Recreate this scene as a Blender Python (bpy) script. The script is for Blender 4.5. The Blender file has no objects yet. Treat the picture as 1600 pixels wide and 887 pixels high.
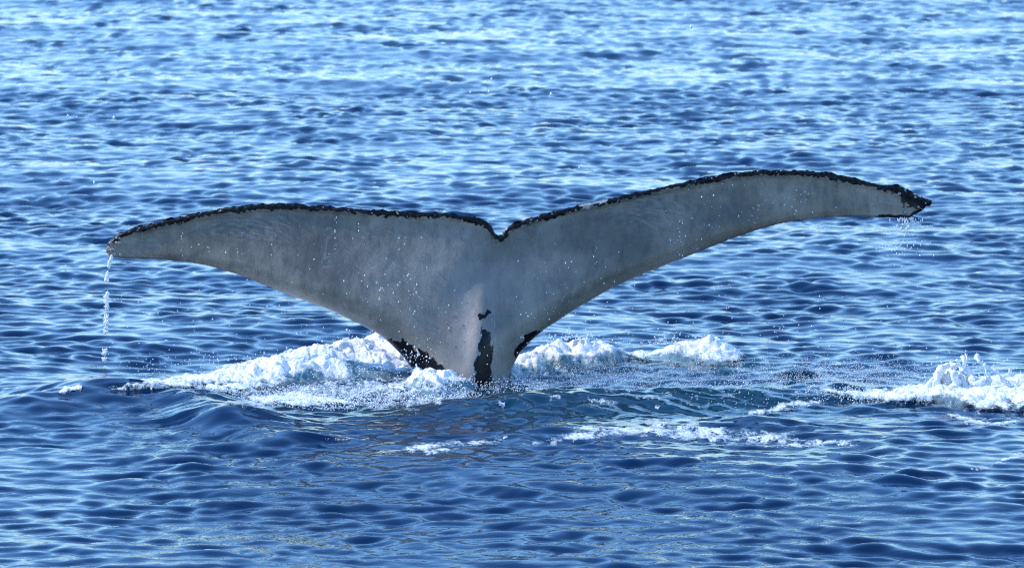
import bpy, bmesh, math
import numpy as np
from mathutils import Vector

sc = bpy.context.scene
COL = sc.collection
R = math.radians

# ------------------------------------------------------------------ camera
CAM_Y, CAM_Z = -30.0, 4.1
F = 8660.0                       # focal length in pixels of the 1600 wide photograph
PITCH = R(6.88)
cd = bpy.data.cameras.new('camera')
cam = bpy.data.objects.new('camera', cd)
COL.objects.link(cam)
cd.sensor_width = 36.0
cd.lens = 36.0 * F / 1600.0
cd.clip_start, cd.clip_end = 0.5, 20000
cam.location = (0, CAM_Y, CAM_Z)
cam.rotation_euler = (R(90) - PITCH, 0, 0)
cd.dof.use_dof = True
cd.dof.focus_distance = 27.3
cd.dof.aperture_fstop = 8.0
sc.camera = cam

# ------------------------------------------------------------------ light
SUN_EL, SUN_AZ = R(40), R(-78)   # azimuth measured from +Y (away from the camera), negative = left
to_sun = Vector((math.sin(SUN_AZ) * math.cos(SUN_EL), math.cos(SUN_AZ) * math.cos(SUN_EL), math.sin(SUN_EL)))
w = bpy.data.worlds.new('World')
sc.world = w
w.use_nodes = True
nt = w.node_tree
bg = nt.nodes['Background']
sky = nt.nodes.new('ShaderNodeTexSky')
sky.sky_type = 'NISHITA'
sky.sun_disc = False
sky.sun_elevation = SUN_EL
sky.sun_rotation = SUN_AZ
sky.dust_density = 0.0
sky.air_density = 1.5
sky.ozone_density = 6.0
tint = nt.nodes.new('ShaderNodeMix')      # one even tint over the whole sky: the photograph's cool white balance
tint.data_type, tint.blend_type = 'RGBA', 'MULTIPLY'
tint.inputs[0].default_value = 1.0
tint.inputs[7].default_value = (0.66, 0.88, 1.15, 1)
nt.links.new(sky.outputs[0], tint.inputs[6])
nt.links.new(tint.outputs[2], bg.inputs[0])
bg.inputs[1].default_value = 0.15
sd = bpy.data.lights.new('sun', 'SUN')
sd.energy = 2.25
sd.angle = R(0.53)
sd.color = (1.0, 0.94, 0.84)
sun = bpy.data.objects.new('sun', sd)
COL.objects.link(sun)
sun.rotation_euler = to_sun.to_track_quat('Z', 'Y').to_euler()
sun.location = (0, 0, 60)
vs = sc.view_settings
vs.view_transform = 'Standard'
vs.look = 'None'
vs.exposure = 1.06
vs.gamma = 1.0
sc.render.engine = 'CYCLES'
sc.cycles.use_denoising = False
sc.cycles.filter_width = 1.2
sc.cycles.max_bounces = 6

# ------------------------------------------------------------------ numeric helpers
cp, sp = math.cos(PITCH), math.sin(PITCH)

def project(x, y, z):
    """world -> pixel of the 1600 x 887 photograph"""
    ry, rz = y - CAM_Y, z - CAM_Z
    d = ry * cp - rz * sp
    u = ry * sp + rz * cp
    return 800 + F * x / d, 443.5 - F * u / d

def ray_y(px, py, y):
    """pixel -> world point at the distance y"""
    a = (px - 800) / F
    b = (443.5 - py) / F
    dy = cp + b * sp
    dz = -sp + b * cp
    t = (y - CAM_Y) / dy
    return a * t, y + 0 * t, CAM_Z + dz * t

def ray_water(px, py, z=0.0):
    a = (px - 800) / F
    b = (443.5 - py) / F
    dy = cp + b * sp
    dz = -sp + b * cp
    t = (z - CAM_Z) / dz
    return a * t, CAM_Y + dy * t

_rng = np.random.default_rng(7)
_P = np.concatenate([_rng.permutation(4096)] * 2)
_G = _rng.normal(size=(4096, 3))
_G /= np.linalg.norm(_G, axis=1)[:, None]

def pnoise(x, y, z=0.0):
    x, y, z = np.broadcast_arrays(np.asarray(x, float), np.asarray(y, float), np.asarray(z, float))
    xi, yi, zi = np.floor(x).astype(int), np.floor(y).astype(int), np.floor(z).astype(int)
    fx, fy, fz = x - xi, y - yi, z - zi
    u, v, q = (f * f * f * (f * (f * 6 - 15) + 10) for f in (fx, fy, fz))
    out = 0.0
    for i in (0, 1):
        for j in (0, 1):
            hxy = _P[_P[(xi + i) & 4095] + ((yi + j) & 4095)]
            for k in (0, 1):
                if k and not fz.any():
                    continue
                g = _G[_P[hxy + ((zi + k) & 4095)]]
                d = g[..., 0] * (fx - i) + g[..., 1] * (fy - j) + g[..., 2] * (fz - k)
                out = out + d * (u if i else 1 - u) * (v if j else 1 - v) * (q if k else 1 - q)
    return out * 1.5

def fbm(x, y, z=0.0, o=4, g=0.5, l=2.03):
    s, a, t = 0.0, 1.0, 0.0
    for i in range(o):
        s = s + a * pnoise(x + 13.7 * i, y - 7.3 * i, z)
        t += a
        a *= g
        x, y, z = x * l, y * l, z * l
    return s / t

def billow(x, y, o=4, g=0.55):
    s, a, t = 0.0, 1.0, 0.0
    for i in range(o):
        s = s + a * np.abs(pnoise(x + 5.1 * i, y + 9.2 * i)) * 2.2
        t += a
        a *= g
        x, y = x * 2.1, y * 2.1
    return s / t

def smooth(e0, e1, x):
    t = np.clip((x - e0) / (e1 - e0), 0, 1)
    return t * t * (3 - 2 * t)

def poly_sd(px, py, pts):
    """signed distance in pixels to a closed outline, positive inside"""
    pts = np.array(pts, float)
    best = np.full(np.shape(px), 1e9)
    inside = np.zeros(np.shape(px), bool)
    for a, b in zip(pts, np.roll(pts, -1, 0)):
        e = b - a
        t = np.clip(((px - a[0]) * e[0] + (py - a[1]) * e[1]) / max(e @ e, 1e-9), 0, 1)
        best = np.minimum(best, np.hypot(px - a[0] - t * e[0], py - a[1] - t * e[1]))
        c = (a[1] > py) != (b[1] > py)
        if e[1] != 0:
            inside ^= c & (px < e[0] * (py - a[1]) / e[1] + a[0])
    return np.where(inside, best, -best)

def line_d(px, py, pts):
    pts = np.array(pts, float)
    best = np.full(np.shape(px), 1e9)
    for a, b in zip(pts[:-1], pts[1:]):
        e = b - a
        t = np.clip(((px - a[0]) * e[0] + (py - a[1]) * e[1]) / max(e @ e, 1e-9), 0, 1)
        best = np.minimum(best, np.hypot(px - a[0] - t * e[0], py - a[1] - t * e[1]))
    return best

# ------------------------------------------------------------------ object helpers
def mesh_from(name, verts, faces, mat, parent=None, attrs=None, smooth_shade=True):
    me = bpy.data.meshes.new(name)
    verts = np.asarray(verts, np.float32)
    faces = np.asarray(faces, np.int32)
    n, k = faces.shape
    me.vertices.add(len(verts))
    me.vertices.foreach_set('co', verts.ravel())
    me.loops.add(n * k)
    me.loops.foreach_set('vertex_index', faces.ravel())
    me.polygons.add(n)
    me.polygons.foreach_set('loop_start', np.arange(0, n * k, k, dtype=np.int32))
    me.polygons.foreach_set('loop_total', np.full(n, k, np.int32))
    me.update(calc_edges=True)
    me.polygons.foreach_set('use_smooth', np.full(n, smooth_shade))
    for an, av in (attrs or {}).items():
        at = me.attributes.new(an, 'FLOAT', 'POINT')
        at.data.foreach_set('value', np.asarray(av, np.float32).ravel())
    me.materials.append(mat)
    o = bpy.data.objects.new(name, me)
    COL.objects.link(o)
    if parent:
        o.parent = parent
    return o

def tag(o, label=None, cat=None, group=None, kind=None):
    if label: o['label'] = label
    if cat: o['category'] = cat
    if group: o['group'] = group
    if kind: o['kind'] = kind
    return o

def grid_faces(nx, ny):
    i = np.arange(nx * ny).reshape(ny, nx)
    return np.stack([i[:-1, :-1], i[:-1, 1:], i[1:, 1:], i[1:, :-1]], -1).reshape(-1, 4)

def icosphere():
    bm = bmesh.new()
    bmesh.ops.create_icosphere(bm, subdivisions=1, radius=1)
    v = np.array([p.co[:] for p in bm.verts])
    f = np.array([[q.index for q in p.verts] for p in bm.faces])
    bm.free()
    return v, f
ICO_V, ICO_F = icosphere()
OCT_V = np.array([[1, 0, 0], [-1, 0, 0], [0, 1, 0], [0, -1, 0], [0, 0, 1], [0, 0, -1]], float)
OCT_F = np.array([[0, 2, 4], [2, 1, 4], [1, 3, 4], [3, 0, 4], [2, 0, 5], [1, 2, 5], [3, 1, 5], [0, 3, 5]])

def beads(pos, rad, stretch=None, fine=True):
    """many little drops: vertex and face arrays"""
    bv, bf = (ICO_V, ICO_F) if fine else (OCT_V, OCT_F)
    pos = np.asarray(pos); rad = np.asarray(rad)
    n = len(pos)
    s = np.ones((n, 3)) if stretch is None else np.asarray(stretch)
    v = pos[:, None, :] + bv[None] * rad[:, None, None] * s[:, None, :]
    f = bf[None] + (np.arange(n) * len(bv))[:, None, None]
    return v.reshape(-1, 3), f.reshape(-1, 3)

# ------------------------------------------------------------------ materials
class N:
    """small wrapper for writing node trees"""
    def __init__(self, name):
        self.m = bpy.data.materials.new(name)
        self.m.use_nodes = True
        self.t = self.m.node_tree
        self.b = self.t.nodes['Principled BSDF']
    def node(self, typ, **kw):
        n = self.t.nodes.new(typ)
        for k, v in kw.items():
            setattr(n, k, v)
        return n
    def link(self, a, b): self.t.links.new(a, b)
    def attr(self, name): return self.node('ShaderNodeAttribute', attribute_name=name).outputs['Fac']
    def put(self, s, v):
        if hasattr(v, 'is_output'): self.link(v, s)
        else: s.default_value = v
    def math(self, op, a, b=0.0, c=0.0, clamp=False):
        n = self.node('ShaderNodeMath', operation=op, use_clamp=clamp)
        for s, v in zip(n.inputs, (a, b, c)): self.put(s, v)
        return n.outputs[0]
    def mix(self, fac, a, b):
        n = self.node('ShaderNodeMix', data_type='RGBA')
        self.put(n.inputs[0], fac); self.put(n.inputs[6], a); self.put(n.inputs[7], b)
        return n.outputs[2]
    def pos(self, sx=1, sy=1, sz=1, rz=0):
        tc = self.node('ShaderNodeTexCoord').outputs['Object']
        mp = self.node('ShaderNodeMapping')
        mp.inputs['Scale'].default_value = (sx, sy, sz)
        mp.inputs['Rotation'].default_value = (0, 0, rz)
        self.link(tc, mp.inputs[0])
        return mp.outputs[0]
    def noise(self, vec, scale, detail=4, rough=0.5, dist=0.0):
        n = self.node('ShaderNodeTexNoise')
        self.link(vec, n.inputs['Vector'])
        n.inputs['Scale'].default_value = scale
        n.inputs['Detail'].default_value = detail
        n.inputs['Roughness'].default_value = rough
        n.inputs['Distortion'].default_value = dist
        return n.outputs[0]
    def ramp(self, x, lo, hi):
        n = self.node('ShaderNodeMapRange', interpolation_type='SMOOTHSTEP')
        self.put(n.inputs[0], x)
        n.inputs[1].default_value, n.inputs[2].default_value = lo, hi
        return n.outputs[0]
    def bump(self, h, strength, dist, normal=None):
        n = self.node('ShaderNodeBump')
        n.inputs['Strength'].default_value = strength
        n.inputs['Distance'].default_value = dist
        self.link(h, n.inputs['Height'])
        if normal: self.link(normal, n.inputs['Normal'])
        return n.outputs[0]

def sea_material():
    k = N('sea_water')
    churn = k.attr('churn')
    pa = k.pos(1.0, 1.0, 1.0, 0.4)
    n0 = k.noise(k.pos(1, 1, 1), 0.6, 3)
    col = k.mix(k.ramp(n0, .3, .7), (0.0004, 0.0135, 0.043, 1), (0.0006, 0.0175, 0.053, 1))
    col = k.mix(churn, col, (0.003, 0.036, 0.052, 1))
    k.link(col, k.b.inputs['Base Color'])
    k.b.inputs['Roughness'].default_value = 0.04
    k.b.inputs['IOR'].default_value = 1.333
    h1 = k.noise(pa, 7, 3, .55, .6)
    h2 = k.noise(k.pos(.7, 1.2, 1, -.5), 26, 3, .5, .5)
    h4 = k.math('MULTIPLY', k.noise(k.pos(.6, 1, 1), 2.6, 4, .6, .4), k.attr('far_out'))     # stands in for chop where the mesh is coarse
    nb = k.bump(h4, 1.0, 0.07)
    nb = k.bump(h1, 1.0, 0.003, nb)
    h3 = k.noise(k.pos(.8, 1.5, 1, .25), 15, 2, .5, .3)
    nb = k.bump(h3, 1.0, 0.0022, nb)
    nb = k.bump(h2, 1.0, 0.0009, nb)
    k.link(nb, k.b.inputs['Normal'])
    return k.m

def foam_material():
    k = N('foam')
    p = k.pos()
    n1 = k.noise(k.pos(1, .6, 1.6, .5), 7, 7, .68, .6)
    n2 = k.noise(k.pos(1, .6, 1), 60, 4, .7)
    def threads(sc, sy, rz):
        w = k.math('ABSOLUTE', k.math('SUBTRACT', k.noise(k.pos(1, sy, 1, rz), sc, 3, .5, .9), .5))
        return k.math('SUBTRACT', .5, k.math('MULTIPLY', w, 6.0))
    web = k.math('MAXIMUM', threads(8, .4, .15), threads(19, .5, -.1))      # bright threads between clear cells
    den, bank = k.attr('foam_cover'), k.attr('bank')
    f = k.math('ADD', den, k.math('MULTIPLY', k.math('SUBTRACT', n2, .5), .9))
    f = k.math('ADD', f, k.math('MULTIPLY', k.math('SUBTRACT', n1, .5), .9))
    thin = k.math('ADD', f, k.math('MULTIPLY', web, .5))
    k.link(k.math('MAXIMUM', k.ramp(thin, .14, .62), bank), k.b.inputs['Alpha'])
    clear = k.mix(bank, (0.42, 0.52, 0.55, 1), (0.10, 0.20, 0.23, 1))
    white = k.ramp(f, .05, .6)
    k.link(k.mix(white, clear, (0.82, 0.83, 0.82, 1)), k.b.inputs['Base Color'])
    rg = k.node('ShaderNodeMapRange')
    k.link(white, rg.inputs[0]); rg.inputs[3].default_value = .12; rg.inputs[4].default_value = .5
    k.link(rg.outputs[0], k.b.inputs['Roughness'])
    k.b.inputs['IOR'].default_value = 1.33
    nb = k.bump(n1, .9, .035)
    nb = k.bump(n2, .8, .005, nb)
    k.link(nb, k.b.inputs['Normal'])
    return k.m

def drop_material():
    k = N('water_drop')
    k.b.inputs['Base Color'].default_value = (0.88, 0.90, 0.92, 1)
    k.b.inputs['Roughness'].default_value = 0.08
    k.b.inputs['IOR'].default_value = 1.33
    return k.m

def skin_material():
    k = N('whale_skin')
    p = k.pos()
    dark, pale, film = k.attr('dark'), k.attr('pale'), k.attr('film')
    m1 = k.noise(p, 2.2, 5, .6, .3)
    m2 = k.noise(k.pos(1.5, 1.5, .55), 14, 5, .65)
    st = k.noise(k.pos(30, 30, 1.2), 3, 3, .6)
    base = k.mix(k.ramp(m1, .32, .66), (0.112, 0.090, 0.068, 1), (0.285, 0.230, 0.176, 1))
    base = k.mix(k.math('MULTIPLY', k.ramp(m2, .42, .72), .6), base, (0.056, 0.051, 0.046, 1))
    base = k.mix(k.math('MULTIPLY', k.ramp(st, .55, .8), .22), base, (0.27, 0.27, 0.265, 1))
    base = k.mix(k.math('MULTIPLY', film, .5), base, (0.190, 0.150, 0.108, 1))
    base = k.mix(k.math('MULTIPLY', k.attr('belly'), .55), base, (0.36, 0.325, 0.30, 1))
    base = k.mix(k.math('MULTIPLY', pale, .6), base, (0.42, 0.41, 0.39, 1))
    nd = k.noise(p, 55, 4, .7)
    dk = k.ramp(k.math('ADD', dark, k.math('MULTIPLY', k.math('SUBTRACT', nd, .5), 1.7)), .38, .62)
    col = k.mix(dk, base, k.mix(k.ramp(m2, .5, .75), (0.006, 0.006, 0.008, 1), (0.030, 0.030, 0.032, 1)))
    k.link(col, k.b.inputs['Base Color'])
    rg = k.node('ShaderNodeMapRange')
    k.link(m2, rg.inputs[0]); rg.inputs[3].default_value = .16; rg.inputs[4].default_value = .42
    k.link(rg.outputs[0], k.b.inputs['Roughness'])
    k.b.inputs['IOR'].default_value = 1.38
    sl = k.node('ShaderNodeMapRange')
    k.link(dk, sl.inputs[0]); sl.inputs[3].default_value = .6; sl.inputs[4].default_value = .25
    k.link(sl.outputs[0], k.b.inputs['Specular IOR Level'])
    nb = k.bump(m2, .35, .01)
    nb = k.bump(nd, .35, .004, nb)
    k.link(nb, k.b.inputs['Normal'])
    return k.m

def barnacle_glint_material():
    k = N('barnacle_glint')
    n = k.noise(k.pos(), 90, 3)
    k.link(k.mix(n, (0.12, 0.115, 0.10, 1), (0.50, 0.48, 0.44, 1)), k.b.inputs['Base Color'])
    k.b.inputs['Roughness'].default_value = .5
    return k.m

M_SEA, M_FOAM, M_DROP, M_SKIN, M_BARN = sea_material(), foam_material(), drop_material(), skin_material(), barnacle_glint_material()

# ------------------------------------------------------------------ the sea
TILE, TN = 34.0, 2048

def make_tile():
    rng = np.random.default_rng(21)
    k1 = 2 * np.pi * np.fft.fftfreq(TN, TILE / TN)
    kx, ky = np.meshgrid(k1, k1)
    k = np.hypot(kx, ky)
    k[0, 0] = 1
    th = np.arctan2(ky, kx)
    wind = R(-100)                               # towards the camera, a little to the left
    spread = 0.05
    for off, wt in ((-24, .8), (20, 1.0)):       # two crossing trains of chop
        c = np.cos(th - wind - R(off))
        spread = spread + wt * np.where(c > 0, c ** 4, 0.12 * c ** 4)
    lam = 2 * np.pi / k
    S = k ** -4.2 * np.exp(-(1.1 / k) ** 2)
    S *= 1 + 14.0 * np.exp(-((np.log(lam) - np.log(.28)) / .5) ** 2)   # short chop
    S *= 1 + 11.0 * np.exp(-((np.log(lam) - np.log(.12)) / .40) ** 2) * 2.4   # fine ripples
    S *= np.exp(-(k / 95) ** 4)
    S *= spread
    A = np.sqrt(S) * (rng.normal(size=k.shape) + 1j * rng.normal(size=k.shape))
    A[0, 0] = 0
    out = []
    for lp in (0.0, 1.0, 4.0):
        B = A * np.exp(-(lp * k / 6.0) ** 2)
        h = np.fft.ifft2(B).real
        dx = np.fft.ifft2(-1j * B * kx / k).real
        dy = np.fft.ifft2(-1j * B * ky / k).real
        out.append([h, dx, dy])
    gy, gx = np.gradient(out[0][0], TILE / TN)
    s = 0.195 / np.sqrt((gx ** 2 + gy ** 2).mean())      # rms slope
    return [[(a * s).astype(np.float32) for a in o] for o in out]
TILES = make_tile()

def samp(a, x, y):
    u, v = x / TILE * TN, y / TILE * TN
    i, j = np.floor(u).astype(int), np.floor(v).astype(int)
    fx, fy = u - i, v - j
    i0, j0, i1, j1 = i % TN, j % TN, (i + 1) % TN, (j + 1) % TN
    return (a[j0, i0] * (1 - fx) + a[j0, i1] * fx) * (1 - fy) + (a[j1, i0] * (1 - fx) + a[j1, i1] * fx) * fy

# individual swells seen in the photograph: pixel of the crest ends, height, front and back widths (m)
SWELLS = [
    ((40, 618), (130, 606), .075, .40, .60),
    ((130, 608), (250, 632), .035, .35, .45),
    ((292, 614), (345, 650), .06, .22, .40),
    ((345, 650), (450, 686), .045, .22, .40),
    ((740, 622), (1010, 606), .07, .50, .60),
    ((930, 614), (1280, 594), .05, .45, .50),
    ((820, 684), (1180, 664), .035, .30, .60),
    ((1180, 664), (1340, 690), .02, .25, .50),
]
_SW = [(np.array(ray_water(*a, h)), np.array(ray_water(*b, h)), h, f, k) for a, b, h, f, k in SWELLS]

def sea_disp(x, y, far=None):
    """offset of the water surface at rest point x, y"""
    t0 = TILES[0]
    calm = calm_at(x, y)
    if far is None:
        d = [samp(a, x, y) for a in t0]
    else:
        d = []
        for q in range(3):
            a, b, c = samp(TILES[0][q], x, y), samp(TILES[1][q], x, y), samp(TILES[2][q], x, y)
            w1, w2 = smooth(0, 1, far), smooth(1, 2, far)
            d.append((a * (1 - w1) + b * w1) * (1 - w2) + c * w2)
    lo = [samp(a, x, y) for a in TILES[1]]
    h, dx, dy = (l + (v - l) * (1 - calm) for v, l in zip(d, lo))
    short = h - lo[0]
    gust = np.clip(.97 + 1.2 * fbm(x * 1.0 + 3, y * .9, 0, 3), .5, 1.6) * (.82 + .36 * smooth(-6, 22, y))      # calmer and rougher patches
    h, dx, dy = lo[0] + short * gust, lo[1] + (dx - lo[1]) * gust, lo[2] + (dy - lo[2]) * gust
    short = short * gust
    ch = calm * 10
    h = h + ch * (.016 * fbm(x * 5, y * 3.2, 0, 4, .6) + .010 * (billow(x * 4 + 2, y * 2.4, 3) - .5))
    for a, b, hh, fw, bw in _SW:
        e = b - a
        L = np.hypot(*e)
        t = ((x - a[0]) * e[0] + (y - a[1]) * e[1]) / L ** 2
        tc = np.clip(t, 0, 1)
        sx, sy = x - a[0] - tc * e[0], y - a[1] - tc * e[1]
        dist = np.hypot(sx, sy)
        wd = np.where(sy < 0, fw, bw)
        h = h + hh * np.exp(-(dist / wd) ** 2 * 2.0) * (1 + .45 * pnoise(x * 1.7 + hh * 90, y * 1.2))
    return 0.50 * dx - .10 * short, 0.50 * dy - .7 * short, h        # crests lean downwind

def calm_at(x, y):
    px, py = project(x, y, 0)
    return .10 * smooth(-40, 40, poly_sd(px, py, CHURN))

CHURN = [(560, 600), (640, 575), (800, 560), (1050, 548), (1280, 560), (1480, 580), (1470, 625), (1200, 655), (1000, 668), (800, 668), (600, 640), (470, 640), (400, 655), (330, 640), (320, 615)]

def axis(dense, far_end):
    """spacings: list of (to, step) walking up from the first value, then growing to far_end"""
    p = [dense[0]]
    for to, st in dense[1:]:
        n = max(1, int(round((to - p[-1]) / st)))
        p += list(np.linspace(p[-1], to, n + 1)[1:])
    st = p[-1] - p[-2]
    while p[-1] < far_end:
        st *= 1.22
        p.append(p[-1] + st)
    return np.array(p)

xr = axis([0.0, (3.3, .019), (4.6, .029), (7.2, .048), (9.5, .09), (14, .16), (24, .4), (40, 1.0)], 6000)
xs = np.concatenate([-xr[:0:-1], xr])
yf = axis([-7.6, (0.5, .019), (4, .024), (9, .037), (18, .058), (36, .098), (46, .2), (80, .5)], 6000)
yb = axis([7.6, (8.6, .05)], 2000)
ys = np.concatenate([-yb[:0:-1], yf])
X, Y = np.meshgrid(xs, ys)
STEP = np.maximum(np.gradient(xs)[None, :], np.gradient(ys)[:, None])
far = np.clip((np.log(np.maximum(STEP, .14)) - math.log(.14)) / math.log(4), 0, 2)
dx, dy, hz = sea_disp(X, Y, far)
fade = 1 - smooth(3.0, 12.0, STEP)
px_, py_ = project(X, np.maximum(Y, -28), 0)
churn = smooth(-30, 30, poly_sd(px_, py_, CHURN)) * (np.abs(X) < 8) * (np.abs(Y) < 10)
churn = churn * np.clip(.75 + .9 * fbm(X * 1.3, Y * .7, 0, 3), 0, 1)
sea = mesh_from('sea', np.stack([X + dx * fade, Y + dy * fade, hz * fade], -1).reshape(-1, 3), grid_faces(len(xs), len(ys)), M_SEA, attrs={'churn': churn, 'far_out': np.clip(far, 0, 2)})
tag(sea, 'choppy deep blue sea reflecting a pale sky', 'sea', kind='structure')

def on_sea(x, y):
    a, b, h = sea_disp(x, y)
    return x + a, y + b, h

# ------------------------------------------------------------------ the whale
TOP = np.array([(166, 386), (170, 377), (185, 364), (215, 354), (260, 343), (300, 334), (350, 324), (400, 319), (440, 317), (500, 321), (560, 326), (600, 328), (650, 331), (700, 333), (740, 338), (760, 345), (769, 353), (773, 363), (778, 369), (784, 366), (789, 357), (800, 350), (830, 340), (860, 331), (900, 321), (950, 311), (1000, 299), (1050, 288), (1100, 278), (1150, 269), (1200, 265), (1250, 266), (1300, 270), (1330, 277), (1380, 289), (1405, 289), (1430, 303), (1456, 314)], float)
BOT = np.array([(166, 394), (172, 401), (200, 404), (250, 405), (300, 410), (330, 416), (370, 428), (400, 439), (430, 452), (455, 462), (480, 471), (520, 486), (560, 505), (590, 521), (610, 536), (630, 557), (648, 580), (664, 610), (676, 660), (684, 780), (770, 782), (776, 680), (786, 620), (797, 580), (812, 552), (830, 532), (850, 515), (880, 495), (920, 470), (960, 448), (1000, 430), (1050, 410), (1100, 390), (1150, 370), (1200, 354), (1240, 345), (1280, 340), (1340, 338), (1390, 340), (1422, 341), (1440, 329), (1456, 318)], float)
whale = bpy.data.objects.new('whale', None)
COL.objects.link(whale)
tag(whale, 'grey whale tail raised from the sea, two spread flukes edged in knobbly black', 'whale')

def fluke_depth(X, Z):
    return 0.30 * (np.abs(X + .2) / 2.2) ** 1.8 + 0.10 * Z

def whale_surface():
    # columns: even steps, denser where the outline is steep
    cols = np.unique(np.concatenate([np.linspace(166, 1456, 560), np.linspace(600, 690, 50), np.linspace(764, 832, 50), np.linspace(166, 180, 8), np.linspace(1430, 1456, 12)]))
    top = np.interp(cols, TOP[:, 0], TOP[:, 1])
    bot = np.interp(cols, BOT[:, 0], BOT[:, 1])
    kn = fbm(cols / 9.0, 0.3, 0, 3) * 3.2 + fbm(cols / 30.0, 4.3, 0, 2) * 2.2
    kn *= smooth(166, 200, cols)
    near_tip = smooth(1400, 1440, cols)
    top = top + kn * (1 + .8 * near_tip)
    bot = bot + fbm(cols / 14.0, 9.3, 0, 2) * .9 + near_tip * 5 * fbm(cols / 5.0, 2.2, 0, 2)
    bot = np.maximum(bot, top + .6)
    Rn = 100
    t = (1 - np.cos(np.linspace(0, np.pi, Rn))) / 2
    t = .35 * np.linspace(0, 1, Rn) + .65 * t
    PX = np.repeat(cols[:, None], Rn, 1)
    PY = bot[:, None] + (top - bot)[:, None] * t[None]
    d_le = line_d(PX, PY, BOT)
    d_te = line_d(PX, PY, TOP)
    k = (30.3 / F)
    low = smooth(440, 600, PY)
    span = np.clip(1 - np.abs(PX - 735) / 720, 0, 1)
    T = .018 + .11 * span ** 1.4 + .10 * low * np.exp(-((PX - 735) / 110) ** 2)
    Rl = .035 + .14 * span ** 1.3 + .10 * low
    q = np.clip(d_le * k / Rl, 0, 1)
    h = T * np.sqrt(1 - (1 - q) ** 2)
    tt = d_te * k
    h *= .10 + .90 * smooth(0, .62, tt) ** .8
    h *= np.sqrt(1 - (1 - np.clip(tt / .014, 0, 1)) ** 2) * .9 + .1
    h = np.maximum(h, .009 * np.clip(np.minimum(d_te, d_le) / 3.0, 0, 1) ** .5)
    h = h + .010 * np.exp(-((tt - .018) / .018) ** 2) * (.9 + 1.2 * fbm(PX / 8, PY / 8, 0, 2)) * np.clip(d_te / 2.5, 0, 1) * np.clip(d_le / 3, 0, 1)
    keel = np.exp(-((PX - (752 + (PY - 500) * -.06)) / 17) ** 2) * smooth(395, 520, PY) * .038
    hollow = -.02 * np.exp(-((PX - 690) / 34) ** 2 - ((PY - 520) / 60) ** 2) - .02 * np.exp(-((PX - 800) / 22) ** 2 - ((PY - 520) / 60) ** 2)
    wav = .006 * fbm(PX / 60, PY / 40, 2.2, 3) * np.clip(d_le / 20, 0, 1) * np.clip(d_te / 20, 0, 1)
    edge = np.clip(d_le / 10, 0, 1) * np.clip(d_te / 10, 0, 1)
    X0, _, Z0 = ray_y(PX, PY, 0.0)
    D = fluke_depth(X0, Z0)
    front = D - h - (keel + hollow + wav) * edge
    back = D + h + .05 * np.exp(-((PX - 740) / 60) ** 2) * low * edge
    return cols, Rn, PX, PY, front, back, d_le, d_te

cols, Rn, PX, PY, FR, BK, d_le, d_te = whale_surface()
C = len(cols)
fx, fy, fz = ray_y(PX, PY, FR)
# the hidden side sits straight behind the front one
bx, by, bz = fx.copy(), BK, fz.copy()
vf = np.stack([fx, fy, fz], -1).reshape(-1, 3)
vb = np.stack([bx, by, bz], -1).reshape(-1, 3)
idf = np.arange(C * Rn).reshape(C, Rn)
idb = idf + C * Rn
shared = np.zeros((C, Rn), bool)
shared[:, 0] = shared[:, -1] = True
shared[0] = shared[-1] = True
idb = np.where(shared, idf, idb)
def quads(i): return np.stack([i[:-1, :-1], i[1:, :-1], i[1:, 1:], i[:-1, 1:]], -1).reshape(-1, 4)
faces = np.concatenate([quads(idf), quads(idb)[:, ::-1]])

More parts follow.
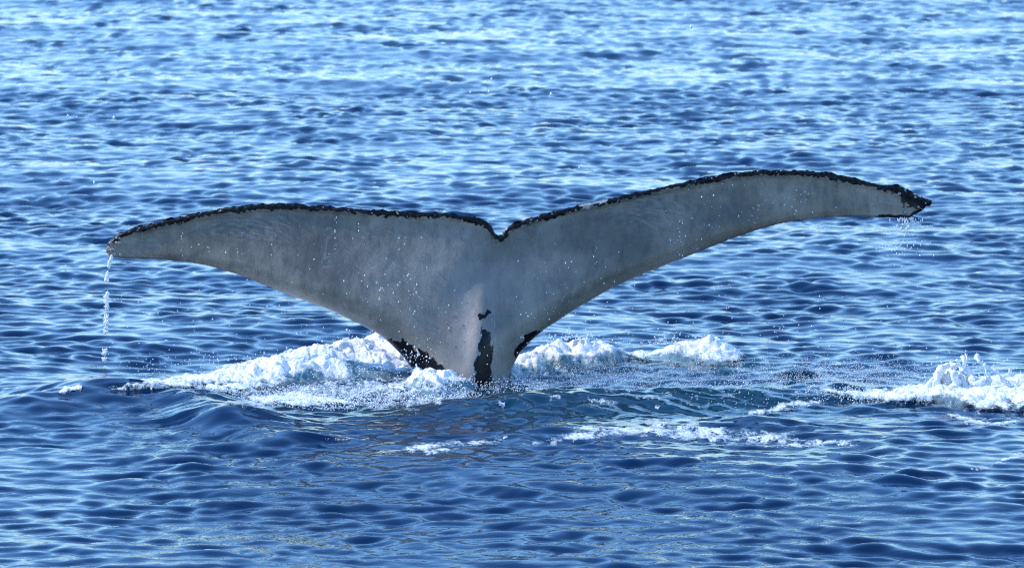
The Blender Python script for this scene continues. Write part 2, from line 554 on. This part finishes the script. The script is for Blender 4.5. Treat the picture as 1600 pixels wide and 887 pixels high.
def skin_marks(px, py, d_te, d_le):
    nz = fbm(px / 12, py / 12, 0, 3)
    # knobbly black border of the trailing edge
    wd = 11.0 + 4.5 * fbm(px / 30, 1.7, 0, 3) - 2.2 * smooth(850, 900, px) * (1 - smooth(1080, 1140, px))
    wd = wd * smooth(160, 185, px) * (.8 + .35 * pnoise(px / 60, 3.1))
    wd = wd + 12 * smooth(1385, 1432, px)
    dark = smooth(-2.2, 2.2, wd - d_te + nz * 6 + 3 * pnoise(px / 4, py / 4, 1.5))
    dark = np.maximum(dark, smooth(11, 6, np.hypot((px - 779) * 1.1, py - 364) + nz * 6))      # curl at the notch
    # left corner of the stock
    pl = poly_sd(px, py, [(604, 528), (630, 532), (650, 543), (668, 554), (686, 568), (694, 580), (676, 600), (640, 600), (600, 540)])
    dark = np.maximum(dark, smooth(-4, 4, pl + nz * 13))
    pr = poly_sd(px, py, [(842, 514), (828, 521), (812, 540), (800, 556), (806, 562), (826, 550), (846, 524)])
    dark = np.maximum(dark, smooth(-3, 3, pr + nz * 10))
    pk = poly_sd(px, py, [(752, 513), (763, 513), (768, 530), (769, 560), (767, 620), (744, 620), (742, 578), (736, 560), (747, 562), (748, 535)])
    dark = np.maximum(dark, smooth(-3, 3, pk + nz * 10))
    p2 = poly_sd(px, py, [(747, 492), (756, 488), (768, 484), (767, 489), (758, 495), (749, 498)])
    dark = np.maximum(dark, smooth(-2.5, 2.5, p2 + nz * 8))
    dark = np.maximum(dark, .9 * smooth(3, -1, d_le - 4 * smooth(1350, 1390, px) + nz * 3) * smooth(1355, 1375, px))
    tip = poly_sd(px, py, [(1402, 298), (1428, 300), (1460, 312), (1448, 322), (1424, 312), (1412, 328), (1406, 318)])
    dark = np.maximum(dark, smooth(-3, 3, tip + nz * 14))
    # pale scars: bare stretch of the rim, rake marks, tips; also a painted highlight at the notch
    pale = smooth(9, 2, line_d(px, py, [(910, 320), (944, 312)]) + nz * 10)
    pale = np.maximum(pale, .7 * smooth(5, 1, line_d(px, py, [(772, 353), (780, 366), (792, 355)]) + nz * 6))  # wet white highlight of the notch, painted into the skin colour
    dark = dark * (1 - .9 * pale)
    for cx, cy, rx, ry, a in ((395, 352, 75, 26, .5), (1020, 335, 60, 30, .5), (1385, 318, 30, 18, .35), (205, 380, 40, 16, .35)):
        e = np.exp(-((px - cx) / rx) ** 2 - ((py - cy) / ry) ** 2)
        ar = np.hypot((px - cx + 40), (py - cy - 60) * 1.7)
        pale = np.maximum(pale, a * e * smooth(.15, .55, pnoise(ar / 3.2, np.arctan2(py - cy - 60, px - cx + 40) * 5, 3.3) + .25))
    for lx in (769, 773):
        pale = np.maximum(pale, .8 * smooth(1.6, .4, np.abs(px - lx - (py - 520) * .04)) * smooth(470, 490, py) * smooth(562, 548, py) * smooth(-.2, .3, pnoise(py / 7, lx)))
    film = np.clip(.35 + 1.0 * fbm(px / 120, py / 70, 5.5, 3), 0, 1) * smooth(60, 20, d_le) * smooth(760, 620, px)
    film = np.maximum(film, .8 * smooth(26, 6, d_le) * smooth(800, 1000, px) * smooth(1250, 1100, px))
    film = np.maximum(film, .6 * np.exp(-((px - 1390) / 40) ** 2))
    strip = smooth(16, 3, d_le + 5 * nz) * np.maximum(smooth(360, 440, px) * smooth(640, 590, px), smooth(870, 900, px) * smooth(1140, 1060, px))  # paler, warmer strip along the leading edges
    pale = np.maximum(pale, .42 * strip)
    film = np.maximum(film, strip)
    # bite rings and scratches
    rg = np.random.default_rng(2)
    for _ in range(46):
        a, b, r = rg.uniform(200, 1400), rg.uniform(280, 560), rg.uniform(3, 7)
        d = np.abs(np.hypot((px - a), (py - b) * rg.uniform(.8, 1.3)) - r)
        pale = np.maximum(pale, rg.uniform(.2, .6) * smooth(1.8, .5, d) * (pnoise(px / 4, py / 4, a) > -.15))
    for _ in range(60):
        a, b, an, L = rg.uniform(190, 1420), rg.uniform(275, 560), rg.normal() * .6 + (.5 if rg.random() < .5 else -1.2), rg.uniform(12, 60)
        c = rg.normal() * .25
        pts = [(a + L * t * math.cos(an + c * t), b + L * t * math.sin(an + c * t)) for t in (0, .33, .66, 1)]
        pale = np.maximum(pale, rg.uniform(.15, .5) * smooth(1.5, .4, line_d(px, py, pts)) * smooth(-.3, .2, pnoise(px / 9, py / 9, a)))
    belly = np.exp(-((px - 735) / 150) ** 2) * smooth(330, 470, py) * np.clip(.75 + .7 * fbm(px / 60, py / 90, 8.8, 4), 0, 1)
    return dark, pale, film, belly

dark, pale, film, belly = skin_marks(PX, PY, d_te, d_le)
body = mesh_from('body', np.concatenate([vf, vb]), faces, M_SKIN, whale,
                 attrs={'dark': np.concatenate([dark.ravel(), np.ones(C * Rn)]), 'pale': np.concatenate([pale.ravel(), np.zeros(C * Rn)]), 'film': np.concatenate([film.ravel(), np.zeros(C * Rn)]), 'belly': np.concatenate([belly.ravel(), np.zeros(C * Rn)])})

# barnacles on the tips; beads along the edge stand in for wet sparkles
def barnacle_glint_mesh():
    v, f = ICO_V.copy(), ICO_F
    v[:, 2] *= .8
    v *= (1 + .25 * pnoise(v[:, 0] * 3 + 5, v[:, 1] * 3, v[:, 2] * 3))[:, None]
    return mesh_from('barnacle_glint', v, f, M_BARN, whale)

b0 = None
rng = np.random.default_rng(5)
spots = []
for _ in range(15):
    spots.append((rng.uniform(1392, 1446), rng.uniform(289, 332), rng.uniform(.004, .012)))
for _ in range(14):
    spots.append((rng.uniform(169, 190), rng.uniform(368, 398), rng.uniform(.006, .014)))
for px in list(rng.uniform(190, 340, 11)) + list(rng.uniform(1085, 1330, 16)) + list(rng.uniform(780, 960, 9)) + list(rng.uniform(350, 740, 7)):
    spots.append((px, None, rng.uniform(.0025, .0065)))  # rim beads added to imitate wet highlights on the trailing edge
for px, py, r in spots:
    c = int(np.argmin(np.abs(cols - px)))
    if py is None:
        r_ = Rn - 1 - int(rng.integers(2, 9))
    else:
        r_ = int(np.argmin(np.abs(PY[c] - np.clip(py, PY[c].min() + 1, PY[c].max() - 1))))
    o = barnacle_glint_mesh() if b0 is None else b0.copy()
    if b0 is None: b0 = o
    else:
        COL.objects.link(o); o.parent = whale
    o.location = (fx[c, r_], fy[c, r_], fz[c, r_])
    o.scale = (r * rng.uniform(.8, 1.3), r, r * rng.uniform(.7, 1.2))
    o.rotation_euler = rng.uniform(0, 3, 3)

# ------------------------------------------------------------------ foam
def ridge_height(x, y, ridge, wf, wb):
    """height of a low bank of foam whose crest foot runs through pixels (px, py, height)"""
    out = np.zeros(np.shape(x))
    pts = [(*ray_water(p[0], p[1]), p[2]) for p in ridge]
    for a, b in zip(pts[:-1], pts[1:]):
        ax, ay, ah = a; bx_, by_, bh = b
        t = np.clip((x - ax) / (bx_ - ax), 0, 1)
        sx = x - ax - t * (bx_ - ax)
        sy = y - ay - t * (by_ - ay)
        wd = np.where(sy < 0, wf, wb)
        out = np.maximum(out, (ah + t * (bh - ah)) * np.exp(-(sy / wd) ** 2 - (sx / .12) ** 2))
    return out

def foam(name, outline, soft, amp, thick, label, ridge=None, wf=.35, wb=.3, step=.005, lump=9.0, stretch=1.0, bias=0.0, seed=0.0, curl=1.0, cover=.9, kind=None, fill=.05, rag=.35):
    pts = np.array(outline, float)
    m = 40
    x0, _ = ray_water(pts[:, 0].min() - m, pts[:, 1].min() - m)
    x1, _ = ray_water(pts[:, 0].max() + m, pts[:, 1].min() - m)
    _, y1 = ray_water(800, pts[:, 1].min() - m)
    _, y0 = ray_water(800, pts[:, 1].max() + m)
    gx = np.arange(x0, x1, step)
    gy = np.arange(y0 - .3, y1, step * 2.2)
    Xg, Yg = np.meshgrid(gx, gy)
    ax_, ay_, az_ = on_sea(Xg, Yg)
    # ragged outline: wander in the water plane
    wx = .09 * fbm(Xg * 4 + seed, Yg * 2.5, 0, 4); wy = .30 * fbm(Xg * 3, Yg * 2.2 + seed, 0, 4)
    px, py = project(ax_ + wx, ay_ + wy, az_)
    sd_ = poly_sd(px, py, outline) / soft
    n1 = fbm(Xg * 6 * stretch + seed, Yg * 3.2, 0, 5, .6)
    # lacy webs: foam gathers on the walls between clear cells
    web = 1 - np.abs(fbm(Xg * 7 * stretch + .6 * n1, Yg * 3.4 + seed, 0, 3)) * 5
    n2 = billow(Xg * lump + seed, Yg * lump * .62, 5, .5)
    n3 = billow(Xg * lump * .38 + Yg * lump * .12 + seed, Yg * lump * .28, 3)
    den = np.clip(sd_, -1.5, 1.2) + amp * (n1 * 1.3 + .35 * np.clip(web, -1, 1)) + bias
    up = np.clip(den, 0, 1.2)
    hb = 0
    if ridge:
        hb = ridge_height(Xg + wx * .6, Yg + wy * .4, ridge, wf, wb)
        hb = hb * (1 - rag + rag * 2.0 * n3) + .013 * n2 * smooth(.01, .06, hb) * curl
    z = np.where(den > 0, thick * np.sqrt(up) * (.45 + .6 * n2), den * .03) + hb
    # the lumps overhang a little
    ox = .35 * z * fbm(Xg * 9, Yg * 7 + 3 + seed, 0, 3); oy = .5 * z * fbm(Xg * 9 + 7, Yg * 7 + seed, 0, 3)
    V = np.stack([ax_ + ox, ay_ + oy, az_ + z - .003], -1).reshape(-1, 3)
    Fq = grid_faces(len(gx), len(gy))
    keep = (np.maximum(den, hb * 20 - .35).ravel()[Fq] > -.12).any(1)
    Fq = Fq[keep]
    used = np.unique(Fq)
    re_ = np.zeros(len(V), int); re_[used] = np.arange(len(used))
    o = mesh_from(name, V[used], re_[Fq], M_FOAM, attrs={'foam_cover': np.maximum(np.clip(den * cover + .25 * (n2 - .4) - .22 * (1 - smooth(0, .45, den)), -.5, 1), smooth(.015, .07, hb + 0 * den) * (fill + 1.1 * n3)).ravel()[used], 'bank': smooth(.006, .03, hb + 0 * den).ravel()[used]})
    tag(o, label, 'foam', kind=kind)
    return o

foam('foam_bank', [(176, 604), (235, 594), (330, 587), (380, 566), (450, 552), (540, 543), (640, 536), (668, 575), (640, 590), (560, 584), (480, 592), (430, 606), (400, 614), (330, 611), (250, 606)], 16, .55, .035,
     'thick bank of bright white foam heaped up on the left of the whale tail',
     ridge=[(250, 600, .0), (330, 594, .02), (400, 583, .05), (470, 572, .08), (540, 562, .10), (600, 554, .11), (665, 552, .10)], wf=.55, wb=.35, fill=-.10, bias=.15, seed=1.0)
foam('foam_field', [(290, 606), (400, 604), (520, 588), (640, 580), (735, 588), (750, 606), (700, 626), (640, 640), (560, 634), (470, 628), (380, 622), (300, 614)], 18, 1.25, .022,
     'patchy bubbling foam spread over the water in front of the white foam bank', bias=-.15, lump=16, stretch=1.6, seed=4.0, cover=.22)
foam('foam_lip', [(355, 628), (400, 622), (460, 614), (510, 620), (560, 632), (520, 636), (450, 632), (400, 634)], 8, .6, .020,
     'low smooth lip of foam at the near edge of the bubbling foam', bias=.25, seed=9.0, cover=.6)
foam('foam_streak', [(165, 606), (235, 596), (330, 590), (345, 602), (255, 608), (190, 611)], 5, .5, .012,
     'tapering foam streak running out from the left end of the thick foam bank', bias=.1, seed=71.0, cover=.45)
foam('tail_splash', [(640, 584), (668, 574), (705, 572), (738, 588), (730, 608), (690, 618), (650, 610)], 9, .6, .04,
     'white splash heaped against the foot of the whale tail',
     ridge=[(625, 598, .02), (660, 593, .055), (690, 595, .045), (715, 599, .035), (755, 606, .0)], wf=.6, wb=.35, bias=.0, lump=14, seed=12.0)
foam('foam_crest', [(800, 566), (835, 548), (900, 546), (950, 546), (985, 553), (1020, 553), (1060, 545), (1110, 546), (1156, 556), (1150, 568), (1100, 574), (1060, 568), (1010, 560), (975, 560), (940, 568), (880, 570), (830, 572)], 9, .6, .035,
     'breaking crest of white foam behind the whale tail on its right',
     ridge=[(800, 572, .06), (850, 560, .075), (900, 555, .06), (950, 553, .03), (980, 553, .0), (1020, 553, .0), (1060, 554, .045), (1105, 554, .06), (1150, 562, .005)], wf=.4, wb=.25, fill=-.12, rag=.65, cover=.6, bias=.15, seed=17.0)
foam('foam_streak', [(590, 702), (640, 692), (690, 684), (740, 684), (800, 677), (812, 689), (750, 702), (680, 710), (600, 712)], 7, .6, .005,
     'short flat foam streak below the whale tail, left of the long streak', bias=.0, stretch=.8, seed=23.0, cover=.21)
foam('foam_streak', [(810, 694), (850, 682), (900, 669), (960, 660), (1020, 655), (1090, 657), (1160, 667), (1240, 679), (1350, 686), (1345, 697), (1240, 699), (1150, 695), (1060, 688), (980, 683), (920, 688), (860, 696), (820, 699)], 7, .65, .005,
     'long flat foam streak curving across the water below the right fluke', bias=.15, stretch=.8, seed=26.0, cover=.21)
foam('foam_streak', [(490, 688), (530, 684), (570, 688), (560, 695), (510, 696)], 7, .45, .005,
     'faint small foam streak low on the water to the left of the other streaks', bias=-.1, stretch=.8, seed=33.0, cover=.21)
foam('foam_veins', [(740, 604), (820, 594), (960, 588), (1120, 588), (1260, 600), (1290, 616), (1180, 632), (1040, 648), (880, 652), (780, 640), (730, 622)], 10, .15, .003,
     'thin pale veins of foam over the dark green swell in front of the tail', bias=.1, seed=61.0, kind='stuff', cover=.03)
foam('foam_wash', [(1265, 610), (1330, 612), (1400, 611), (1440, 602), (1480, 592), (1540, 588), (1630, 590), (1640, 640), (1560, 641), (1500, 636), (1440, 630), (1390, 628), (1320, 622)], 11, .75, .035,
     'broad wash of white foam under the leaping splash, tapering off to the left',
     ridge=[(1420, 618, .01), (1470, 616, .02), (1530, 616, .03), (1600, 618, .03), (1660, 618, .025)], wf=.5, wb=.3, bias=.15, seed=36.0, fill=.0, rag=.75, cover=.6)
foam('foam_patch', [(1475, 640), (1500, 648), (1545, 655), (1588, 652), (1590, 662), (1550, 668), (1510, 664), (1485, 654)], 7, .6, .012,
     'small curling foam patch just below the broad white wash',  bias=-.05, lump=14, seed=49.0, cover=.4)
foam('foam_patch', [(1160, 644), (1190, 634), (1230, 628), (1285, 622), (1290, 630), (1235, 640), (1190, 648)], 7, .5, .006,
     'thin broken foam patch between the long streak and the broad wash', bias=.18, seed=47.5, kind='stuff', cover=.34)
foam('foam_streak', [(1490, 730), (1540, 722), (1580, 710), (1620, 702), (1630, 714), (1580, 724), (1540, 732)], 7, .5, .006,
     'flat foam streak below the curling patch, nearest the frame edge', bias=.0, seed=51.0, cover=.34)
foam('whitecap', [(88, 612), (100, 606), (122, 603), (128, 608), (112, 615), (95, 617)], 6, .8, .02,
     'little white cap on the crest of a lone swell', bias=.0, lump=14, seed=56.0)

# ------------------------------------------------------------------ splash thrown up on the right
def tube_blob(path, radii, n=10, seed=0.0):
    """closed lumpy tube along a path"""
    path = np.asarray(path, float)
    t = np.linspace(0, len(path) - 1, 8 * (len(path) - 1) + 1)
    k = np.arange(len(path))
    P = np.stack([np.interp(t, k, path[:, i]) for i in range(3)], -1)
    for _ in range(4):
        P[1:-1] = .25 * P[:-2] + .5 * P[1:-1] + .25 * P[2:]
    rr = np.interp(t, k, radii)
    tan = np.gradient(P, axis=0); tan /= np.linalg.norm(tan, axis=1)[:, None]
    u = np.cross(tan, [0.03, 1, 0.05]); u /= np.linalg.norm(u, axis=1)[:, None]
    v = np.cross(tan, u)
    a = np.linspace(0, 2 * np.pi, n, endpoint=False)
    V = P[:, None] + rr[:, None, None] * (np.cos(a)[None, :, None] * u[:, None] + np.sin(a)[None, :, None] * v[:, None])
    V = V.reshape(-1, 3)
    q = pnoise(V[:, 0] * 28 + seed, V[:, 1] * 28, V[:, 2] * 28) + .5 * pnoise(V[:, 0] * 70, V[:, 1] * 70 + seed, V[:, 2] * 70)
    c = np.repeat(P, n, 0)
    V = c + (V - c) * (1 + .8 * q)[:, None]
    m = len(P)
    i = np.arange(m * n).reshape(m, n)
    Fq = np.stack([i[:-1], np.roll(i, -1, 1)[:-1], np.roll(i, -1, 1)[1:], i[1:]], -1).reshape(-1, 4)
    V = np.concatenate([V, P[:1], P[-1:]])
    caps = np.array([[i[0, (j + 1) % n], i[0, j], m * n, m * n] for j in range(n)] + [[i[-1, j], i[-1, (j + 1) % n], m * n + 1, m * n + 1] for j in range(n)])
    return V, Fq, caps

def tubes_object(name, items, mat, y=None):
    bm = bmesh.new()
    for q, (pts, depth) in enumerate(items):
        path = [(*ray_y(p[0], p[1], depth + .012 * ((i * 7 + q * 3) % 5 - 2)),) for i, p in enumerate(pts)]
        V, Fq, caps = tube_blob(path, [p[2] for p in pts], seed=q * 3.1)
        vs_ = [bm.verts.new(v) for v in V]
        for f in Fq: bm.faces.new([vs_[a] for a in f]).smooth = True
        for f in caps: bm.faces.new([vs_[a] for a in f[:3]]).smooth = True
    me = bpy.data.meshes.new(name)
    bm.to_mesh(me); bm.free()
    me.materials.append(mat)
    o = bpy.data.objects.new(name, me)
    COL.objects.link(o)
    return o

_, YS = ray_water(1530, 612)
k_ = .0035
items = [
    ([(1458, 614, .03), (1462, 598, .03), (1468, 584, .026), (1474, 574, .018), (1482, 569, .012)], YS),
    ([(1476, 612, .04), (1478, 594, .034), (1482, 580, .028), (1490, 571, .022), (1495, 570, .010)], YS + .05),
    ([(1492, 612, .04), (1496, 598, .030), (1492, 586, .022), (1486, 578, .012)], YS - .03),
    ([(1515, 618, .05), (1508, 598, .03), (1503, 582, .016), (1507, 568, .009), (1505, 556, .010)], YS),
    ([(1505, 580, .012), (1498, 570, .008), (1496, 562, .009)], YS - .02),
    ([(1507, 570, .009), (1512, 560, .007), (1508, 552, .005)], YS + .03),
    ([(1540, 618, .05), (1530, 602, .034), (1518, 588, .020), (1510, 574, .008)], YS - .03),
    ([(1536, 606, .03), (1547, 596, .014), (1541, 580, .006), (1538, 568, .005)], YS),
    ([(1526, 555, .011), (1529, 565, .011), (1542, 571, .006), (1556, 578, .007), (1564, 588, .010), (1572, 598, .016), (1588, 608, .024), (1604, 616, .03)], YS + .02),
    ([(1538, 570, .006), (1541, 582, .004), (1543, 594, .006)], YS - .02),
    ([(1566, 590, .010), (1576, 584, .006), (1578, 577, .004)], YS + .05),
    ([(1580, 608, .02), (1591, 596, .009), (1588, 586, .005)], YS + .05),
    ([(1598, 614, .03), (1610, 600, .02), (1618, 590, .010)], YS),
    ([(1448, 616, .024), (1452, 602, .014), (1460, 588, .006)], YS),
]
sp_ = tubes_object('splash', items, M_FOAM)
at = sp_.data.attributes.new('foam_cover', 'FLOAT', 'POINT')
at.data.foreach_set('value', np.full(len(sp_.data.vertices), .62, np.float32))
bk = sp_.data.attributes.new('bank', 'FLOAT', 'POINT')
bk.data.foreach_set('value', np.ones(len(sp_.data.vertices), np.float32))
tag(sp_, 'white splash leaping up in curled fingers above the broad foam wash', 'splash')

# ------------------------------------------------------------------ falling water
def trickle(name, col_pts, n, spread, rmin, rmax, depth, label, tall=2.2, seed=1, top=.85):
    rg = np.random.default_rng(seed)
    col_pts = np.array(col_pts, float)
    t = rg.uniform(0, 1, n) ** top
    yy = col_pts[0, 1] + t * (col_pts[-1, 1] - col_pts[0, 1])
    # drops bunch together as the stream breaks up
    keep = pnoise(yy / 9.0, 3.3 + seed) + .4 * pnoise(yy / 3.0, seed) + .55 > .66 * t ** .5
    yy, t = yy[keep], t[keep]
    xx = np.interp(yy, col_pts[:, 1], col_pts[:, 0]) + spread * 1.5 * pnoise(yy / 17, 8.1) + rg.normal(size=len(yy)) * spread * (.6 + .8 * t)
    r = rg.uniform(rmin, rmax, len(yy)) * (1 - .35 * t)
    x, y, z = ray_y(xx, yy, depth + rg.normal(size=len(yy)) * .02)
    st = np.stack([np.ones(len(yy)), np.ones(len(yy)), rg.uniform(1, tall, len(yy))], -1)
    V, Fq = beads(np.stack([x, y, z], -1), r, st)
    o = mesh_from(name, V, Fq, M_DROP)
    tag(o, label, 'water', kind='stuff')
    return o

ytip = float(np.interp(170, cols, FR[:, Rn // 2]))
trickle('water_trickle', [(174, 400), (168, 425), (167, 470), (165, 520), (163, 578)], 1500, 1.6, .0018, .0064, ytip, 'thin stream of water pouring from the tip of the left fluke', seed=3)
yt2 = float(np.interp(1420, cols, FR[:, Rn // 2]))
trickle('water_trickle', [(1416, 336), (1420, 350), (1412, 380), (1405, 415)], 420, 17, .0016, .0042, yt2, 'scattered drips falling from the barnacled tip of the right fluke', seed=8, top=2.0, tall=3.5)

# ------------------------------------------------------------------ drops
rng = np.random.default_rng(11)
ci, ri, rad = [], [], []
def put(px, py, r):
    c = int(np.argmin(np.abs(cols - px)))
    if py < PY[c].min() + 4 or py > PY[c].max(): return
    ci.append(c); ri.append(int(np.argmin(np.abs(PY[c] - py)))); rad.append(r)
for cx, cy, sx, sy, n in ((580, 455, 22, 20, 34), (640, 450, 34, 55, 60), (645, 554, 17, 11, 70), (690, 500, 30, 40, 14), (880, 450, 30, 30, 24), (845, 490, 22, 22, 26), (820, 534, 9, 9, 10),
                          (500, 410, 60, 40, 30), (920, 420, 40, 30, 20), (1060, 370, 20, 20, 26), (1100, 340, 25, 24, 26), (1180, 320, 30, 26, 24), (1250, 318, 40, 16, 18), (395, 390, 50, 18, 14), (756, 550, 8, 20, 6)):
    for a, b in rng.normal(size=(n, 2)):
        put(cx + a * sx, cy + b * sy, (.0012 + .0030 * rng.uniform(0, 1) ** 2) * (1.35 if cy > 545 else 1))
for x, y0, y1, n in ((286, 362, 402, 9), (327, 385, 400, 5), (378, 340, 400, 9), (524, 338, 410, 13), (560, 345, 370, 6), (640, 420, 470, 8), (646, 440, 500, 8), (1190, 285, 320, 9), (1110, 300, 370, 8), (1060, 350, 400, 8), (930, 380, 430, 6), (815, 470, 490, 3)):
    for _ in range(n):
        put(x + rng.normal() * 1.6, y0 + (y1 - y0) * rng.uniform() ** 1.3, .0010 + .0026 * rng.uniform() ** 2)
P = np.stack([fx[ci, ri], fy[ci, ri] - rng.uniform(.004, .05, len(ci)), fz[ci, ri]], -1)
st = np.stack([np.ones(len(ci)), np.ones(len(ci)), rng.uniform(.9, 1.7, len(ci))], -1)
V, Fq = beads(P, rad, st)
tag(mesh_from('water_drops', V, Fq, M_DROP), 'bright water drops running down the face of the whale tail', 'water drops', kind='stuff')

def spray(specs, name, label, seed, fine=False):
    rg = np.random.default_rng(seed)
    out, rr = [], []
    for (x0, y0, x1, y1, n, hgt, r0, r1) in specs:
        # outline given as pixels on the water; drops hang up to hgt above it
        px = rg.uniform(x0, x1, n * 3); py = rg.uniform(y0, y1, n * 3)
        cl = pnoise(px / 22, py / 7, seed) + .6 * pnoise(px / 7, py / 3, seed + 2.0)
        e = ((px - (x0 + x1) / 2) / (x1 - x0) * 2) ** 2 + ((py - (y0 + y1) / 2) / (y1 - y0) * 2) ** 2
        k = (cl - .55 * e > rg.uniform(-.75, .35, len(px)))
        px, py = px[k][:n], py[k][:n]
        x, y = ray_water(px, py)
        a, b, h = on_sea(x, y)
        out.append(np.stack([a, b, h + hgt * rg.uniform(0, 1, len(px)) ** 2.2], -1))
        rr.append(rg.uniform(r0, r1, len(px)))
    V, Fq = beads(np.concatenate(out), np.concatenate(rr), fine=fine)
    tag(mesh_from(name, V, Fq, M_DROP), label, 'spray', kind='stuff')

spray([(300, 596, 760, 636, 5200, .03, .0016, .0045), (640, 585, 740, 612, 1200, .07, .0018, .0050), (300, 572, 660, 600, 900, .12, .0016, .004)],
      'spray', 'fine white spray and bubbles over the foam left of the tail', 4)
spray([(780, 564, 1160, 598, 5600, .05, .0009, .0026), (800, 600, 870, 624, 700, .03, .0016, .004), (740, 575, 860, 605, 900, .05, .0014, .0035), (1020, 590, 1330, 640, 500, .03, .0010, .0035)],
      'spray', 'fine spray over the dark green water in front of the tail', 5)
spray([(1130, 564, 1470, 606, 5600, .07, .0009, .0026), (1260, 606, 1480, 628, 900, .03, .0015, .004), (1440, 590, 1620, 625, 500, .16, .002, .005)],
      'spray', 'misty spray trailing from the leaping splash on the right', 6)
spray([(150, 470, 720, 590, 170, .35, .0022, .0048), (850, 490, 1600, 580, 190, .35, .0022, .0048), (180, 560, 380, 590, 90, .1, .002, .004)],
      'spray', 'scattered single drops flung over the open water around the tail', 7, True)

def crest_spray(line, n, up, name, label, seed):
    rg = np.random.default_rng(seed)
    line = np.array(line, float)
    px = rg.uniform(line[0, 0], line[-1, 0], n * 3)
    k = pnoise(px / 14, .7 + seed) > rg.uniform(-.6, .5, n * 3)
    px = px[k][:n]
    py = np.interp(px, line[:, 0], line[:, 1]) + 8 - up * rg.exponential(.42, len(px)) * (1 + pnoise(px / 20, seed + 3.1))
    _, yw = ray_water(px, np.full(len(px), 560.0))
    x, y, z = ray_y(px, py, yw + rg.normal(size=len(px)) * .08)
    V, Fq = beads(np.stack([x, y, z], -1), .0014 + .0042 * rg.uniform(0, 1, len(px)) ** 2.5, fine=False)
    tag(mesh_from(name, V, Fq, M_DROP), label, 'spray', kind='stuff')

crest_spray([(330, 590), (400, 565), (470, 545), (540, 530), (620, 520)], 420, 14, 'spray', 'loose drops leaping off the top of the left foam bank', 14)
crest_spray([(835, 528), (900, 522), (960, 530), (1020, 532), (1060, 528), (1110, 528), (1155, 552)], 520, 16, 'spray', 'loose drops leaping off the breaking crest right of the tail', 15)
crest_spray([(1430, 602), (1470, 580), (1510, 572), (1560, 578), (1620, 585)], 300, 26, 'spray', 'loose drops thrown above the curled splash', 16)

d0 = None
HIGH = [(861, 147, .010, 'lone bright drop high above the notch, right of the tight cluster of drops'),
        (768, 124, .008, 'topmost drop of the tight cluster high above the notch'),
        (764, 143, .009, 'large lower drop of the tight cluster high above the notch'),
        (735, 144, .007, 'drop at the left side of the tight cluster high above the notch'),
        (106, 181, .008, 'leftmost of three bright drops in a row far above the left tip'),
        (120, 183, .006, 'smallest, middle one of three bright drops in a row far above the left tip'),
        (178, 184, .010, 'biggest, rightmost of three bright drops in a row far above the left tip'),
        (147, 285, .009, 'bright drop hanging a little above the left fluke tip, left of its neighbour'),
        (262, 292, .007, 'bright drop hanging just above the rising edge of the left fluke'),
        (729, 218, .007, 'small drop midway between the notch and the high cluster of drops'),
        (1080, 42, .010, 'highest drop of all, near the top edge above the right fluke'),
        (905, 262, .006, 'small drop hanging just above the black edge right of the notch'),
        (1216, 420, .006, 'small drop hanging below the middle of the right fluke'),
        (1006, 428, .007, 'small drop clinging close below the lower edge of the right fluke')]
for px, py, r, lab in HIGH:
    if d0 is None:
        d0 = o = mesh_from('water_drop', ICO_V, ICO_F, M_DROP)
    else:
        o = d0.copy(); COL.objects.link(o)
    tag(o, lab, 'water drop', group='drops flung high above the water')
    yy = 1.0 + (px * 7 % 13) * .1
    o.location = ray_y(px, py, yy)
    o.scale = (r * .8, r * .8, r * 1.2)
